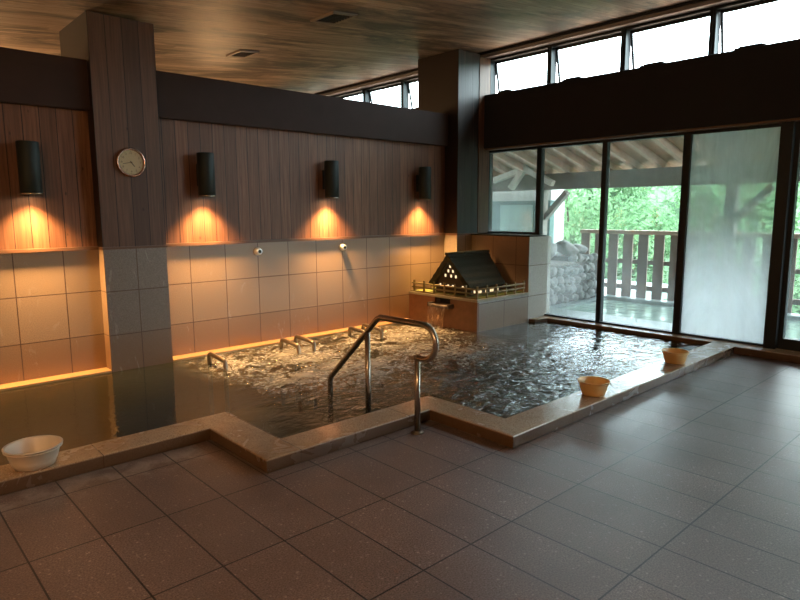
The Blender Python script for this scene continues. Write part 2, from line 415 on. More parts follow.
def tube(bm, pts, r, seg=14, cap=True):
    pts = [Vector(p) for p in pts]; rings = []
    n0 = None
    for i, p in enumerate(pts):
        d = (pts[min(i+1, len(pts)-1)] - pts[max(i-1, 0)]).normalized()
        if n0 is None:
            n0 = d.orthogonal().normalized()
        n0 = (n0 - d * n0.dot(d)).normalized(); b = d.cross(n0)
        rr = r[i] if isinstance(r, (list, tuple)) else r
        rings.append([bm.verts.new(p + (n0*math.cos(2*PI*k/seg) + b*math.sin(2*PI*k/seg)) * rr) for k in range(seg)])
    for a, b in zip(rings, rings[1:]):
        for k in range(seg):
            f = bm.faces.new((a[k], a[(k+1) % seg], b[(k+1) % seg], b[k])); f.smooth = True
    if cap:
        bm.faces.new(rings[0][::-1]); bm.faces.new(rings[-1])
def lathe(bm, prof, c=(0, 0, 0), seg=40, axis='Z', cap=True):
    rings = []
    for r, z in prof:
        ring = []
        for k in range(seg):
            a = 2*PI*k/seg
            p = (r*math.cos(a), r*math.sin(a), z) if axis == 'Z' else (r*math.cos(a), -z, r*math.sin(a))
            ring.append(bm.verts.new((p[0]+c[0], p[1]+c[1], p[2]+c[2])))
        rings.append(ring)
    for a, b in zip(rings, rings[1:]):
        for k in range(seg):
            f = bm.faces.new((a[k], a[(k+1) % seg], b[(k+1) % seg], b[k])); f.smooth = True
    if cap: bm.faces.new(rings[0][::-1]); bm.faces.new(rings[-1])
def obj(name, bm, mat, parent=None, bevel=0.0, loc=None, flip=True):
    if flip: bmesh.ops.recalc_face_normals(bm, faces=bm.faces)
    me = bpy.data.meshes.new(name); bm.to_mesh(me); bm.free()
    me.materials.append(M[mat] if isinstance(mat, str) else mat)
    o = bpy.data.objects.new(name, me); COL.objects.link(o)
    if parent is not None:
        o.parent = parent
        # parents sit unrotated; keep the mesh where it was modelled in the world
        if not parent.get('local'): o.location = -world_loc(parent)
    if loc is not None: o.location = loc
    if bevel:
        b = o.modifiers.new('edge', 'BEVEL'); b.width = bevel; b.segments = 2; b.limit_method = 'ANGLE'; b.angle_limit = 0.7
    return o
def world_loc(o):
    v = Vector((0, 0, 0))
    while o is not None: v = v + o.location; o = o.parent
    return v
def thing(name, label, cat, loc=(0, 0, 0), group=None, rz=0.0, local=False):
    o = bpy.data.objects.new(name, None); COL.objects.link(o); o.location = loc; o.rotation_euler = (0, 0, rz)
    o.empty_display_size = 0.1
    if label: o['label'] = label; o['category'] = cat
    if group: o['group'] = group
    if local: o['local'] = True
    return o
def tag(o, label, cat, group=None, kind=None):
    o['label'] = label; o['category'] = cat
    if group: o['group'] = group
    if kind: o['kind'] = kind
    return o
def struct(name, bm, mat, parent=None, bevel=0.0):
    o = obj(name, bm, mat, parent, bevel)
    if parent is None: o['kind'] = 'structure'
    return o
def dup(root, loc, label=None, group=None, rz=None):
    r = root.copy(); COL.objects.link(r); r.location = loc
    if rz is not None: r.rotation_euler = (0, 0, rz)
    if label: r['label'] = label
    if group: r['group'] = group
    for ch in list(root.children):
        c = ch.copy(); COL.objects.link(c); c.parent = r
        for g in list(ch.children):
            d = g.copy(); COL.objects.link(d); d.parent = c
    return r

# ---------------------------------------------------------------- the room
CZ = lambda x: 3.03 + 0.095 * x       # ceiling rises towards the windows
GX = 7.1                               # glass plane
WY = 6.0                               # lamp wall face
XL, YB, YF = -3.2, -3.4, 11.2
RZ = 0.083; WZ = 0.04

# floor: everything outside the bath outline, as one slab
bm = bmesh.new()
for (x0, x1, y0, y1) in ((XL, 6.84, YB, 2.26), (XL, 3.05, 2.26, 3.0), (XL, 1.71, 3.0, 3.73)):
    box(bm, x0, x1, y0, y1, -0.3, 0.0)
box(bm, 6.84, 7.02, YB, 2.26, -0.3, 0.0)
struct('floor', bm, 'floor')

# pool shell under water
bm = bmesh.new()
box(bm, XL, 7.1, 2.25, 6.0, -0.72, -0.6)
def poolwall(x0, x1, y0, y1): box(bm, x0, x1, y0, y1, -0.6, -0.002)
poolwall(XL, 1.93, 3.74, 3.96); poolwall(1.72, 1.95, 3.0, 3.74); poolwall(1.95, 3.28, 3.01, 3.235)
poolwall(3.06, 3.28, 2.27, 3.01); poolwall(3.28, 6.83, 2.27, 2.5); poolwall(6.91, 7.0, 2.5, 4.74)
# entry steps below the handrail
box(bm, 2.0, 3.26, 3.236, 3.55, -0.6, -0.2); box(bm, 2.0, 3.26, 3.55, 3.85, -0.6, -0.4)
M['poolfloor'] = simple('pool_stone', (0.13, 0.10, 0.055), 0.6, nscale=6)
o = struct('floor_bath_basin', bm, 'poolfloor')

struct('floor_far_side', BX(XL, 7.0, 6.13, YF, -0.3, 0.0), 'floor')
# lamp wall: tile wainscot, moulding, boards
bm = BX(XL, 7.3, 6.0, 6.12, -0.6, 1.165); struct('wall_back', bm, 'tile_x')
bm = BX(XL, 6.5, 6.0, 6.12, 1.195, 2.385); struct('wall_back_panelling', bm, 'wood_x')
bm = bmesh.new()
box(bm, XL, 1.768, 5.965, 6.1, 1.166, 1.194); box(bm, 2.342, 6.37, 5.965, 6.1, 1.166, 1.194)
struct('trim_1', bm, 'wood_trim')
# stone ledge at the foot of the lamp wall
bm = bmesh.new(); box(bm, XL, 1.768, 5.85, 5.998, -0.6, 0.062); box(bm, 2.342, 5.628, 5.85, 5.998, -0.6, 0.062)
M['ledge'] = simple('pale_ledge_stone', (0.50, 0.29, 0.13), 0.3, nscale=20, var=0.12)
struct('trim_2', bm, 'ledge', bevel=0.006)
# beam over the lamp wall
bm = BX(XL, 6.37, 5.93, 6.2, 2.386, 2.812)
o = obj('wall_beam', bm, 'wood_dark', bevel=0.008); tag(o, 'long dark brown wooden beam capping the panelled wall above the lamps', 'beam')

# near pillar
t = thing('wooden_pillar', 'wood clad pillar with shade-toned tiled foot and a round clock on it', 'pillar', (2.055, 6.2, 0))
bm = BX(1.77, 2.34, 5.85, 5.999, -0.6, 1.165); o = obj('tiled_foot', bm, 'tile_pillar_shaded', t)
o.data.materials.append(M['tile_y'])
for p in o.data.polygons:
    if abs(p.normal.x) > 0.5: p.material_index = 1  # lamplit sides take the normal tint, the front stays painted in shade
bm = bmesh.new(); box(bm, 1.77, 2.34, 5.85, 5.925, 1.19, CZ(1.77) - 0.002)
box(bm, 1.77, 2.34, 5.925, 5.999, 1.19, 2.384); box(bm, 1.77, 2.34, 5.925, 6.68, 2.815, CZ(1.77) - 0.002)
obj('wood_cladding', bm, 'wood_pillar', t)
bm = BX(1.762, 2.348, 5.842, 5.96, 1.166, 1.189); obj('moulding', bm, 'wood_trim', t)

# corner pillar
t = thing('corner_pillar', 'dark wooden corner pillar between panelled wall and windows', 'pillar', (6.58, 6.1, 0))
bm = BX(6.37, 6.8, 5.755, 5.999, 0.42, 1.165); obj('tiled_foot', bm, mat_tile('granite_tiles_corner', 0, off=6.55, step=0.9, tint=(0.34, 0.26, 0.19)), t)
bm = bmesh.new()
box(bm, 6.372, 6.8, 5.755, 5.999, 1.19, CZ(6.37) - 0.003); box(bm, 6.372, 6.8, 5.999, 6.53, 2.386, CZ(6.37) - 0.003)
M['wood_corner'] = mat_boards('corner_boards', 0, 6.37, 0.142, dark=(0.018, 0.013, 0.013), light=(0.05, 0.037, 0.032))
obj('wood_cladding', bm, 'wood_corner', t)
bm = BX(6.362, 6.806, 5.747, 5.998, 1.166, 1.189); obj('moulding', bm, 'wood_trim', t)

# low tiled wall below the small window; daylight is painted into its paler end
bm = BX(6.66, 7.16, 4.75, 5.754, -0.6, 1.16); o = struct('wall_right_low', bm, 'tile_low')
o.data.materials.append(M['tile_daylit'])
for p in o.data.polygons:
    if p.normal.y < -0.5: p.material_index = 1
struct('trim_3', BX(6.655, 7.04, 4.745, 5.75, 1.161, 1.178), 'frame')
# header beam over the doors, window wall side
bm = BX(6.9, 7.2, YB, 5.745, 2.372, 3.10)
o = obj('header_beam', bm, 'wood_beam2', bevel=0.008); tag(o, 'wide black wooden beam running above the glass doors', 'beam')
struct('trim_4', BX(6.93, 7.17, YB, 5.745, 2.352, 2.371), 'wood_trim')
bm = bmesh.new()
box(bm, 6.81, 7.2, 5.81, 6.9, -0.1, 3.10); box(bm, 6.9, 7.2, 6.9, YF, -0.1, 3.10)
struct('wall_right', bm, 'wood_dark')
bm = BX(6.802, 7.03, 5.746, 5.809, 1.18, 3.6); struct('wall_right_reveal', bm, 'wood_y')

# ceiling
bm = bmesh.new()
prism(bm, [(XL, CZ(XL)), (7.3, CZ(7.3)), (7.3, CZ(7.3) + 0.12), (XL, CZ(XL) + 0.12)], 1, YB, YF)
struct('ceiling', bm, 'ceiling')
bm = bmesh.new(); box(bm, 6.9, 6.93, YB, YF, 3.655, 3.683); struct('trim_5', bm, 'wood_beam2')
M['paleboard'] = simple('pale_fascia', (0.20, 0.19, 0.20), 0.6, nscale=6)
struct('trim_6', BX(6.93, 7.2, YB, YF, 3.612, 3.69), 'paleboard')

# the remaining walls, out of frame
M['wallplain'] = mat_boards('far_wall_boards', 0, 0.0, dark=(0.09, 0.05, 0.03), light=(0.2, 0.12, 0.08))
M['wallplain_y'] = mat_boards('side_wall_boards', 1, 0.0, dark=(0.09, 0.05, 0.03), light=(0.2, 0.12, 0.08))
struct('wall_left', BX(XL - 0.15, XL, YB - 0.15, YF, -0.6, 2.9), 'wallplain_y')
struct('wall_front', BX(XL, 7.0, YB - 0.15, YB, -0.3, 3.9), 'wallplain')
struct('wall_far', BX(XL, 7.3, YF, YF + 0.15, -0.3, 3.9), 'wallplain')

# bath rim
bm = bmesh.new()
def rimrun(poly): prism(bm, poly, 2, 0.001, RZ)
rimrun([(XL+0.01, 3.73), (1.71, 3.73), (1.955, 3.97), (XL+0.01, 3.97)])
rimrun([(1.71, 3.73), (1.71, 3.0), (1.955, 3.245), (1.955, 3.97)])
rimrun([(1.71, 3.0), (3.05, 3.0), (3.29, 3.245), (1.955, 3.245)])
rimrun([(3.05, 3.0), (3.05, 2.26), (3.29, 2.51), (3.29, 3.245)])
rimrun([(3.05, 2.26), (6.84, 2.26), (6.90, 2.51), (3.29, 2.51)])
rimrun([(6.84, 2.26), (7.02, 2.26), (7.02, 4.742), (6.68, 4.742), (6.70, 4.66), (6.90, 4.60), (6.90, 2.51)])
rimrun([(6.84, YB+0.004), (7.02, YB+0.004), (7.02, 2.26), (6.84, 2.26)])
bmesh.ops.remove_doubles(bm, verts=bm.verts, dist=0.0005)
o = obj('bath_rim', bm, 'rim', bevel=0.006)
tag(o, 'raised wet tan granite rim stepping around the indoor bath', 'bath rim')
# floor strip shadow gap filler behind the rim at the door threshold
struct('trim_7', BX(7.0202, 7.22, YB, 4.745, -0.1, 0.084), 'rim')

# ---------------------------------------------------------------- water
def seglin(bs, step):
    out = []
    for a, b in zip(bs, bs[1:]):
        n = max(1, round((b - a) / step))
        out += [a + (b - a) * i / n for i in range(n)]
    return out + [bs[-1]]
xs = seglin([XL + 0.01, 1.955, 3.29, 5.625, 6.655, 6.90], 0.03)
ys = seglin([2.51, 3.245, 3.97, 4.742, 5.85], 0.03)
def inpool(x, y):
    if x > 5.625 and y > 4.742: return False
    if x < 1.955: return y > 3.97
    if x < 3.29: return y > 3.245
    return True
def sm(a, b, v):
    t_ = max(0, min(1, (v - a) / (b - a))); return t_*t_*(3-2*t_)
jets = [(2.75, 5.25, 0.45), (3.45, 5.2, 0.6), (4.4, 5.1, 0.6), (4.9, 5.3, 0.45), (5.3, 5.3, 0.45), (3.6, 4.4, 0.8), (4.6, 4.4, 0.7), (2.9, 4.5, 0.5)]
def churn(x, y):
    c = sm(2.1, 2.8, x + 0.25*noise.noise((x*1.5, y*1.5, 0))) * (1 - 0.86*sm(4.4, 6.0, x)) * (1 - 0.3*sm(3.4, 2.6, y))
    return max(0.02, c)
def foamv(x, y):
    f = 0
    for jx, jy, r in jets: f = max(f, math.exp(-((x-jx)**2 + (y-jy)**2) / (r*r)))
    f = 0.15 + 0.95*f
    f *= sm(2.15, 2.65, x) * (1 - sm(4.9, 6.0, x - 0.4*(y-4))) * (0.25 + 0.75*sm(3.0, 4.1, y))
    return max(0, min(1, f))
bm = bmesh.new(); la = bm.verts.layers.float.new('churn'); lf = bm.verts.layers.float.new('foam')
grid = {}
for i, x in enumerate(xs):
    for j, y in enumerate(ys):
        c = churn(x, y); f = foamv(x, y)
        h = noise.noise((x*2.2, y*2.6, 1.7))*0.012 + noise.noise((x*6.0, y*7.0, 4.1))*0.012 + noise.noise((x*14, y*15, 8.3))*0.006
        z = WZ + h*c*(1.0 + 0.4*f) + 0.004*f
        v = bm.verts.new((x, y, z)); v[la] = c; v[lf] = f; grid[i, j] = v
for i in range(len(xs)-1):
    for j in range(len(ys)-1):
        if inpool((xs[i]+xs[i+1])/2, (ys[j]+ys[j+1])/2):
            f = bm.faces.new((grid[i, j], grid[i+1, j], grid[i+1, j+1], grid[i, j+1])); f.smooth = True
for v in [v for v in bm.verts if not v.link_faces]: bm.verts.remove(v)
o = obj('bath_water', bm, 'water', flip=False)
tag(o, 'murky bath water, foaming by the tiled wall and still on the left', 'water', kind='stuff')

# ---------------------------------------------------------------- windows and glass doors
wi = [0]; di = [0]
def framed(kind, y0, y1, z0, z1, glass, fl=0.035, fr=0.035, fb=0.03, ft=0.03, x0=7.045, x1=7.125, zg=None):
    cnt = wi if kind == 'window' else di; cnt[0] += 1
    bm = bmesh.new()
    box(bm, x0, x1, y0, y0+fr, z0, z1); box(bm, x0, x1, y1-fl, y1, z0, z1)
    box(bm, x0, x1, y0+fr, y1-fl, z0, z0+fb); box(bm, x0, x1, y0+fr, y1-fl, z1-ft, z1)
    o = obj('%s_%d' % (kind, cnt[0]), bm, 'frame'); o['kind'] = 'structure'
    obj('pane', BX(7.082, 7.09, y0+fr-0.002, y1-fl+0.002, z0+fb-0.002, z1-ft+0.002), glass, o)
    return o
framed('window', 4.90, 5.80, 1.179, 2.351, 'glass_small', fl=0.03, fr=0.04)
framed('window', 3.955, 4.899, 0.085, 2.351, 'glass_left', fl=0.03, fr=0.03, fb=0.018)
framed('window', 2.985, 3.954, 0.085, 2.351, 'glass', fl=0.03, fr=0.02, fb=0.018)
framed('window', 2.035, 2.984, 0.085, 2.351, 'glass_fog', fl=0.06, fr=0.02, fb=0.018)
struct('wall_right_post', BX(6.98, 7.17, 1.925, 2.034, 0.085, 2.351), 'frame')
framed('door', 0.95, 1.924, 0.085, 2.351, 'glass', fl=0.045, fr=0.06, fb=0.11, ft=0.06)
framed('door', -0.05, 0.949, 0.085, 2.351, 'glass_left', fl=0.05, fr=0.06, fb=0.11, ft=0.06)
framed('window', -1.25, -0.051, 0.085, 2.351, 'glass')
framed('window', -2.35, -1.251, 0.085, 2.351, 'glass')
framed('window', YB, -2.351, 0.085, 2.351, 'glass')

def clerestory(y0, y1):
    """frame with a top hung sash that swings out at its foot"""
    wi[0] += 1
    bm = bmesh.new(); z0, z1 = 3.101, 3.611
    box(bm, 7.04, 7.16, y0, y0+0.03, z0, z1); box(bm, 7.04, 7.16, y1-0.03, y1, z0, z1)
    box(bm, 7.04, 7.16, y0+0.03, y1-0.03, z0, z0+0.02); box(bm, 7.04, 7.16, y0+0.03, y1-0.03, z1-0.03, z1)
    o = obj('window_%d' % wi[0], bm, 'frame'); o['kind'] = 'structure'
    a0, a1, zt, zb = y0+0.034, y1-0.034, z1-0.034, z0+0.026
    ang = 0.21; H = zt - zb
    def T(y, h): return (7.12 + math.sin(ang)*h, y, zt - math.cos(ang)*h)
    bm = bmesh.new()
    for (ya, yb, h0, h1) in ((a0, a0+0.025, 0, H), (a1-0.025, a1, 0, H), (a0, a1, 0, 0.03), (a0, a1, H-0.025, H)):
        q = [T(ya, h0), T(yb, h0), T(yb, h1), T(ya, h1)]
        A = [bm.verts.new(p) for p in q]; B = [bm.verts.new((p[0]+0.025, p[1], p[2]+0.005)) for p in q]
        bm.faces.new(A); bm.faces.new(B[::-1])
        for i in range(4): bm.faces.new((A[i], A[(i+1) % 4], B[(i+1) % 4], B[i]))
    s = obj('sash', bm, 'frame', o)
    bm = bmesh.new()
    q = [T(a0+0.02, 0.02), T(a1-0.02, 0.02), T(a1-0.02, H-0.02), T(a0+0.02, H-0.02)]
    A = [bm.verts.new((p[0]+0.010, p[1], p[2])) for p in q]; B = [bm.verts.new((p[0]+0.016, p[1], p[2])) for p in q]
    bm.faces.new(A); bm.faces.new(B[::-1])
    for i in range(4): bm.faces.new((A[i], A[(i+1) % 4], B[(i+1) % 4], B[i]))
    obj('pane', bm, 'glass_top', s)
edges = [(4.79, 5.78), (3.775, 4.785), (2.775, 3.77), (1.77, 2.77), (0.765, 1.765), (-0.24, 0.76), (-1.245, -0.245), (-2.25, -1.25), (-3.38, -2.255)]
for a, b in edges: clerestory(a, b)
for a, b in ((6.62+0.46, 7.585), (7.59, 8.56), (8.565, 9.54), (9.545, 10.52)): clerestory(a, b)
struct('wall_right_upper', BX(7.04, 7.2, 5.81, 7.075, 3.1, 3.611), 'wood_dark')
# dark opener housings lying on the header beam
G = 'window opener housings on the header beam'
labs = ['small dark opener box under the clerestory window nearest the corner pillar', 'dark opener box on the black beam under the second clerestory window from the corner',
        'dark opener box on the black beam under the third clerestory window from the corner', 'dark opener box on the black beam under the rightmost clerestory window in view']
h0 = None
for k, (yc, w) in enumerate(((5.42, 0.20), (4.38, 0.26), (3.36, 0.27), (2.36, 0.28))):
    bm = BX(-0.05, 0.05, -w/2, w/2, 0.0, 0.018); box(bm, -0.035, 0.035, -w/2+0.03, w/2-0.04, 0.018, 0.03)
    o = obj('window_opener', bm, 'wood_beam2', loc=(6.965, yc, 3.101)); tag(o, labs[k], 'window opener', G)

# ---------------------------------------------------------------- wall lamps
def make_lamp():
    t = thing('wall_lamp', 'lamp', 'wall lamp', (0, 0, 0), 'black cylinder lamps along the panelled wall', local=True)
    bm = bmesh.new()
    prof = [(0.074, 0.004), (0.080, 0.0), (0.084, 0.004), (0.084, 0.424), (0.078, 0.43), (0.05, 0.43), (0.05, 0.415), (0.074, 0.415)]
    rings = []
    lathe(bm, [(0.074, 0.05), (0.074, 0.003), (0.078, 0.0), (0.083, 0.004), (0.083, 0.424), (0.079, 0.43)], seg=36)
    obj('housing', bm, 'black', t, loc=(0, 0, 0), flip=False)
    bm = bmesh.new(); lathe(bm, [(0.0835, 0.004), (0.086, 0.004), (0.086, 0.014), (0.0835, 0.014), (0.0835, 0.004)], seg=36, cap=False)
    obj('trim_ring', bm, 'steel', t, loc=(0, 0, 0))
    bm = bmesh.new(); lathe(bm, [(0.070, 0.03), (0.070, 0.035)], seg=30); obj('lens', bm, 'lampglow', t, loc=(0, 0, 0))
    bm = bmesh.new(); box(bm, -0.025, 0.025, 0.06, 0.112, 0.19, 0.25); box(bm, -0.045, 0.045, 0.112, 0.127, 0.11, 0.33)
    obj('bracket', bm, 'black', t, loc=(0, 0, 0), bevel=0.004)
    d = bpy.data.lights.new('lamp_light', 'SPOT'); d.energy = LAMP_W; d.color = LAMP_COL; d.spot_size = math.radians(108)
    d.spot_blend = 1.0; d.shadow_soft_size = 0.05
    l = bpy.data.objects.new('lamp_light', d); COL.objects.link(l); l.parent = t; l.location = (0, 0, 0.02)
    l.rotation_euler = (math.radians(-3), 0, 0)
    return t
lamps = [(1.25, 'black cylinder wall lamp left of the clock pillar, lighting reddish boards'),
         (2.79, 'black cylinder wall lamp just right of the clock pillar'),
         (4.33, 'black cylinder wall lamp midway along the panelling, above the right wall knob'),
         (5.86, 'black cylinder wall lamp nearest the dark corner pillar'),
         (-0.29, 'black cylinder wall lamp further left along the wall, out of the frame'),
         (-1.83, 'black cylinder wall lamp farthest left by the end wall, out of the frame')]
L0 = make_lamp()
for k, (x, lab) in enumerate(lamps):
    if k == 0: L0.location = (x, 5.872, 1.648); L0['label'] = lab
    else: dup(L0, (x, 5.872, 1.648), lab)
# warm ceiling lamps over the washing places, behind and left of the camera
def pend(x, y, w, lab, drop=0.62):
    t = thing('ceiling_lamp', lab, 'ceiling lamp', (x, y, CZ(x) - drop), group=None, local=True)
    bm = bmesh.new(); lathe(bm, [(0.02, drop - 0.02), (0.02, 0.10), (0.055, 0.09), (0.06, 0.07), (0.06, 0.06)], seg=24); obj('stem', bm, 'black', t, loc=(0, 0, 0))
    bm = bmesh.new(); bmesh.ops.create_uvsphere(bm, u_segments=24, v_segments=14, radius=0.10)
    for f in bm.faces: f.smooth = True
    obj('globe', bm, emit('warm_globe_glow', (1.0, 0.58, 0.26), w / 4.0), t, loc=(0, 0, -0.03))
pend(-2.2, 2.3, 170, 'warm globe ceiling lamp over the left end of the bath, out of the frame')
pend(-1.2, 0.2, 340, 'warm globe ceiling lamp over the washing area, behind the camera')
pend(1.0, 8.6, 420, 'warm globe ceiling lamp beyond the partition wall, on its left side', 1.0)
pend(4.6, 8.8, 150, 'warm globe ceiling lamp beyond the partition wall, on its window side', 1.1)

# ---------------------------------------------------------------- clock
t = thing('wall_clock', 'round clock with cream dial and rose metal rim on the wooden pillar', 'clock', (2.055, 5.846, 1.948), local=True)
bm = bmesh.new()
lathe(bm, [(0.10, 0.0), (0.128, 0.004), (0.132, 0.018), (0.126, 0.032), (0.117, 0.036), (0.111, 0.030), (0.109, 0.016)], seg=48, axis='Y')
obj('rim', bm, 'brass', t, loc=(0, 0, 0))
bm = bmesh.new(); lathe(bm, [(0.109, 0.012), (0.109, 0.0175)], seg=48, axis='Y')
dial = obj('dial', bm, 'clockface', t, loc=(0, 0, 0))
bm = bmesh.new()
for k in range(60):
    a = k*PI/30; L_ = 0.010 if k % 5 == 0 else 0.004; w = 0.0022 if k % 5 == 0 else 0.001
    p = Vector((math.sin(a)*0.104, -0.0182, math.cos(a)*0.104)); q = Vector((math.sin(a)*(0.104-L_), -0.0182, math.cos(a)*(0.104-L_)))
    beam(bm, p, q, w, 0.0008, up=(0, 1, 0))
obj('minute_marks', bm, 'ink', dial, loc=(0, 0, 0))
def text_bm(s, size, cx, cz, y):
    cu = bpy.data.curves.new('t', 'FONT'); cu.body = s; cu.size = size; cu.align_x = 'CENTER'; cu.align_y = 'CENTER'; cu.extrude = 0.0004
    to = bpy.data.objects.new('t', cu); COL.objects.link(to); bpy.context.view_layer.update()
    me = bpy.data.meshes.new_from_object(to.evaluated_get(bpy.context.evaluated_depsgraph_get()))
    me.transform(Matrix.Translation((cx, y, cz)) @ Matrix.Rotation(PI/2, 4, 'X'))
    bpy.data.objects.remove(to); bpy.data.curves.remove(cu); return me
for h in range(1, 13):
    bm = bmesh.new()
    a = h*PI/6; me = text_bm(str(h), 0.024, math.sin(a)*0.082, math.cos(a)*0.082, -0.0185); bm.from_mesh(me); bpy.data.meshes.remove(me)
    obj('numeral', bm, 'ink', dial, loc=(0, 0, 0), flip=False)
for nm, ang, ln, w in (('hour_hand', math.radians(141), 0.048, 0.007), ('minute_hand', math.radians(258), 0.074, 0.0045)):
    bm = bmesh.new(); d = Vector((math.sin(ang), 0, math.cos(ang)))
    yy = -0.0205 if nm == 'hour_hand' else -0.0225
    beam(bm, -d*0.012 + Vector((0, yy, 0)), d*ln + Vector((0, yy, 0)), w, 0.0012, up=(0, 1, 0)); obj(nm, bm, 'ink', t, loc=(0, 0, 0))
bm = bmesh.new(); lathe(bm, [(0.006, 0.017), (0.006, 0.025)], seg=16, axis='Y'); obj('hub', bm, 'brass', t, loc=(0, 0, 0))

# ---------------------------------------------------------------- wall knobs (jet buttons) on the tiles
def knob():
    t = thing('water_valve', 'k', 'water valve', group='chrome knobs on the tiled wall', local=True)
    bm = bmesh.new(); lathe(bm, [(0.042, 0.0), (0.044, 0.006), (0.038, 0.014), (0.034, 0.030), (0.036, 0.046), (0.030, 0.052), (0.020, 0.053)], seg=30, axis='Y'); obj('escutcheon', bm, 'chrome', t, loc=(0, 0, 0))
    bm = bmesh.new(); lathe(bm, [(0.019, 0.050), (0.018, 0.058), (0.010, 0.060)], seg=20, axis='Y'); obj('button', bm, 'black', t, loc=(0, 0, 0))
    return t
k0 = knob(); k0.location = (3.40, 5.999, 1.072); k0['label'] = 'chrome knob with black centre on tiles between the second and third lamps'
dup(k0, (4.56, 5.999, 1.067), 'chrome knob with black centre on tiles, right of the third lamp beam')

# ---------------------------------------------------------------- handrail (plane x = 2.81)
t = thing('handrail', 'stainless steel handrail with looped end stepping down into the bath', 'handrail', (2.81, 2.885, 0))
X = 2.81
bm = bmesh.new()
pts = [(X, 3.885, -0.19), (X, 3.885, 0.165), (X, 3.87, 0.20), (X, 3.30, 0.735), (X, 3.265, 0.752), (X, 2.86, 0.757)]
cy, cz, r = 2.83, 0.640, 0.117
for k in range(1, 17):
    a = PI/2 + k*PI/16*1.0
    pts.append((X, cy + r*math.cos(a) * 1.0, cz + r*math.sin(a)))
pts += [(X, 2.865, 0.523), (X, 2.885, 0.523)]
tube(bm, pts, 0.0215); obj('rail', bm, 'steel', t)
bm = bmesh.new(); tube(bm, [(X, 2.885, 0.0), (X, 2.885, 0.541)], 0.021); o = obj('post', bm, 'steel', t)
bm = bmesh.new(); lathe(bm, [(0.045, 0.0005), (0.045, 0.006), (0.03, 0.012), (0.021, 0.014)], (X, 2.885, 0), 28); obj('floor_flange', bm, 'steel_dull', t)
bm = bmesh.new(); tube(bm, [(X, 3.41, -0.19), (X, 3.41, 0.625)], 0.021); obj('post', bm, 'steel', t)

# ---------------------------------------------------------------- low grab bars of the jet seats
def grab(x0, y0, y1, h, lab, x1=None):
    x1 = x0 if x1 is None else x1
    t = thing('grab_bar', lab, 'grab bar', (x0, y0, 0), group='low grab bars rising from the water')
    bm = bmesh.new()
    P0, P1 = Vector((x0, y0, 0)), Vector((x1, y1, 0)); d = (P1 - P0).normalized()
    z = Vector((0, 0, 1)); hb = h + 0.015
    tube(bm, [P0 - z*0.58, P0 + z*(h-0.03), P0 + z*(h-0.008) + d*0.01, P0 + z*h + d*0.035, P1 + z*hb - d*0.035, P1 + z*(hb-0.008) - d*0.01, P1 + z*(hb-0.03), P1 - z*0.58], 0.021)
    obj('bar', bm, 'steel_dull', t)
grab(2.57, 5.20, 5.53, 0.128, 'low steel grab bar in the water, farthest left near the pillar')
grab(3.42, 5.27, 5.60, 0.132, 'left one of the two middle grab bars standing close together in the foam')
grab(3.60, 5.25, 5.60, 0.142, 'right one of the two middle grab bars standing close together in the foam')
grab(4.36, 5.30, 5.62, 0.135, 'left grab bar of the far pair, seen through the handrail')
grab(4.58, 5.30, 5.64, 0.140, 'right grab bar of the far pair, behind the handrail')

# ---------------------------------------------------------------- planter and model farmhouse
t = thing('stone_planter', 'stone box planter in the corner carrying the model farmhouse', 'planter', (6.1, 5.2, 0))
bm = bmesh.new()
x0, x1, y0, y1, zt = 5.63, 6.657, 4.745, 5.94, 0.405
box(bm, x0+0.03, x1, y0, y1-0.0, -0.5, 0.16)
box(bm, x0+0.25, x1, y0, y1, 0.16, zt)
box(bm, x0+0.03, x0+0.25, y0, 5.19, 0.16, zt); box(bm, x0+0.03, x0+0.25, 5.46, y1, 0.16, zt)
M['tile_planter'] = mat_tile('granite_tiles_planter', 0, off=6.15, step=0.5, tint=(0.38, 0.36, 0.33))
obj('body', bm, 'tile_planter', t)
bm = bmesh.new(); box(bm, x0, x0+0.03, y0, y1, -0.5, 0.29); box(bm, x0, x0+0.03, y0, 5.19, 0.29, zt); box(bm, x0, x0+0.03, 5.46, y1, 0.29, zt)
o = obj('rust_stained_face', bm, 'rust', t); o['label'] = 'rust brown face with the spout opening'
bm = bmesh.new(); box(bm, x0-0.012, x1, y0-0.012, y1, zt, 0.437)
obj('coping', bm, 'plank_grey', t, bevel=0.004)
bm = bmesh.new(); box(bm, x0+0.10, x0+0.13, 5.19, 5.46, 0.26, 0.40); obj('spout_opening', bm, 'vent_dark', t)
bm = bmesh.new(); box(bm, x0-0.10, x0+0.10, 5.13, 5.50, 0.292, 0.325); box(bm, x0-0.10, x0+0.1, 5.13, 5.15, 0.325, 0.345); box(bm, x0-0.10, x0+0.1, 5.48, 5.50, 0.325, 0.345)
obj('spout_shelf', bm, 'darkwood', t, bevel=0.004)
bm = bmesh.new()
nz, ny = 12, 22
gv = {}
for i in range(nz+1):
    for j in range(ny+1):
        s_ = i/nz; y = 5.17 + 0.29*j/ny
        xx = x0 - 0.103 - 0.05*math.sqrt(s_) + 0.012*noise.noise((y*30, s_*2, 0))
        gv[i, j] = bm.verts.new((xx, y, 0.327 - s_*0.29))
for i in range(nz):
    for j in range(ny):
        f = bm.faces.new((gv[i, j], gv[i+1, j], gv[i+1, j+1], gv[i, j+1])); f.smooth = True
o = obj('falling_water', bm, 'fall', flip=False); tag(o, 'thin curtain of water falling from the planter spout', 'water', kind='stuff')
o = obj('moss', BX(x0+0.05, x1-0.03, y0+0.05, y1-0.03, 0.4371, 0.447), 'moss'); tag(o, 'yellow green moss covering the planter around the model farmhouse', 'moss', kind='stuff')

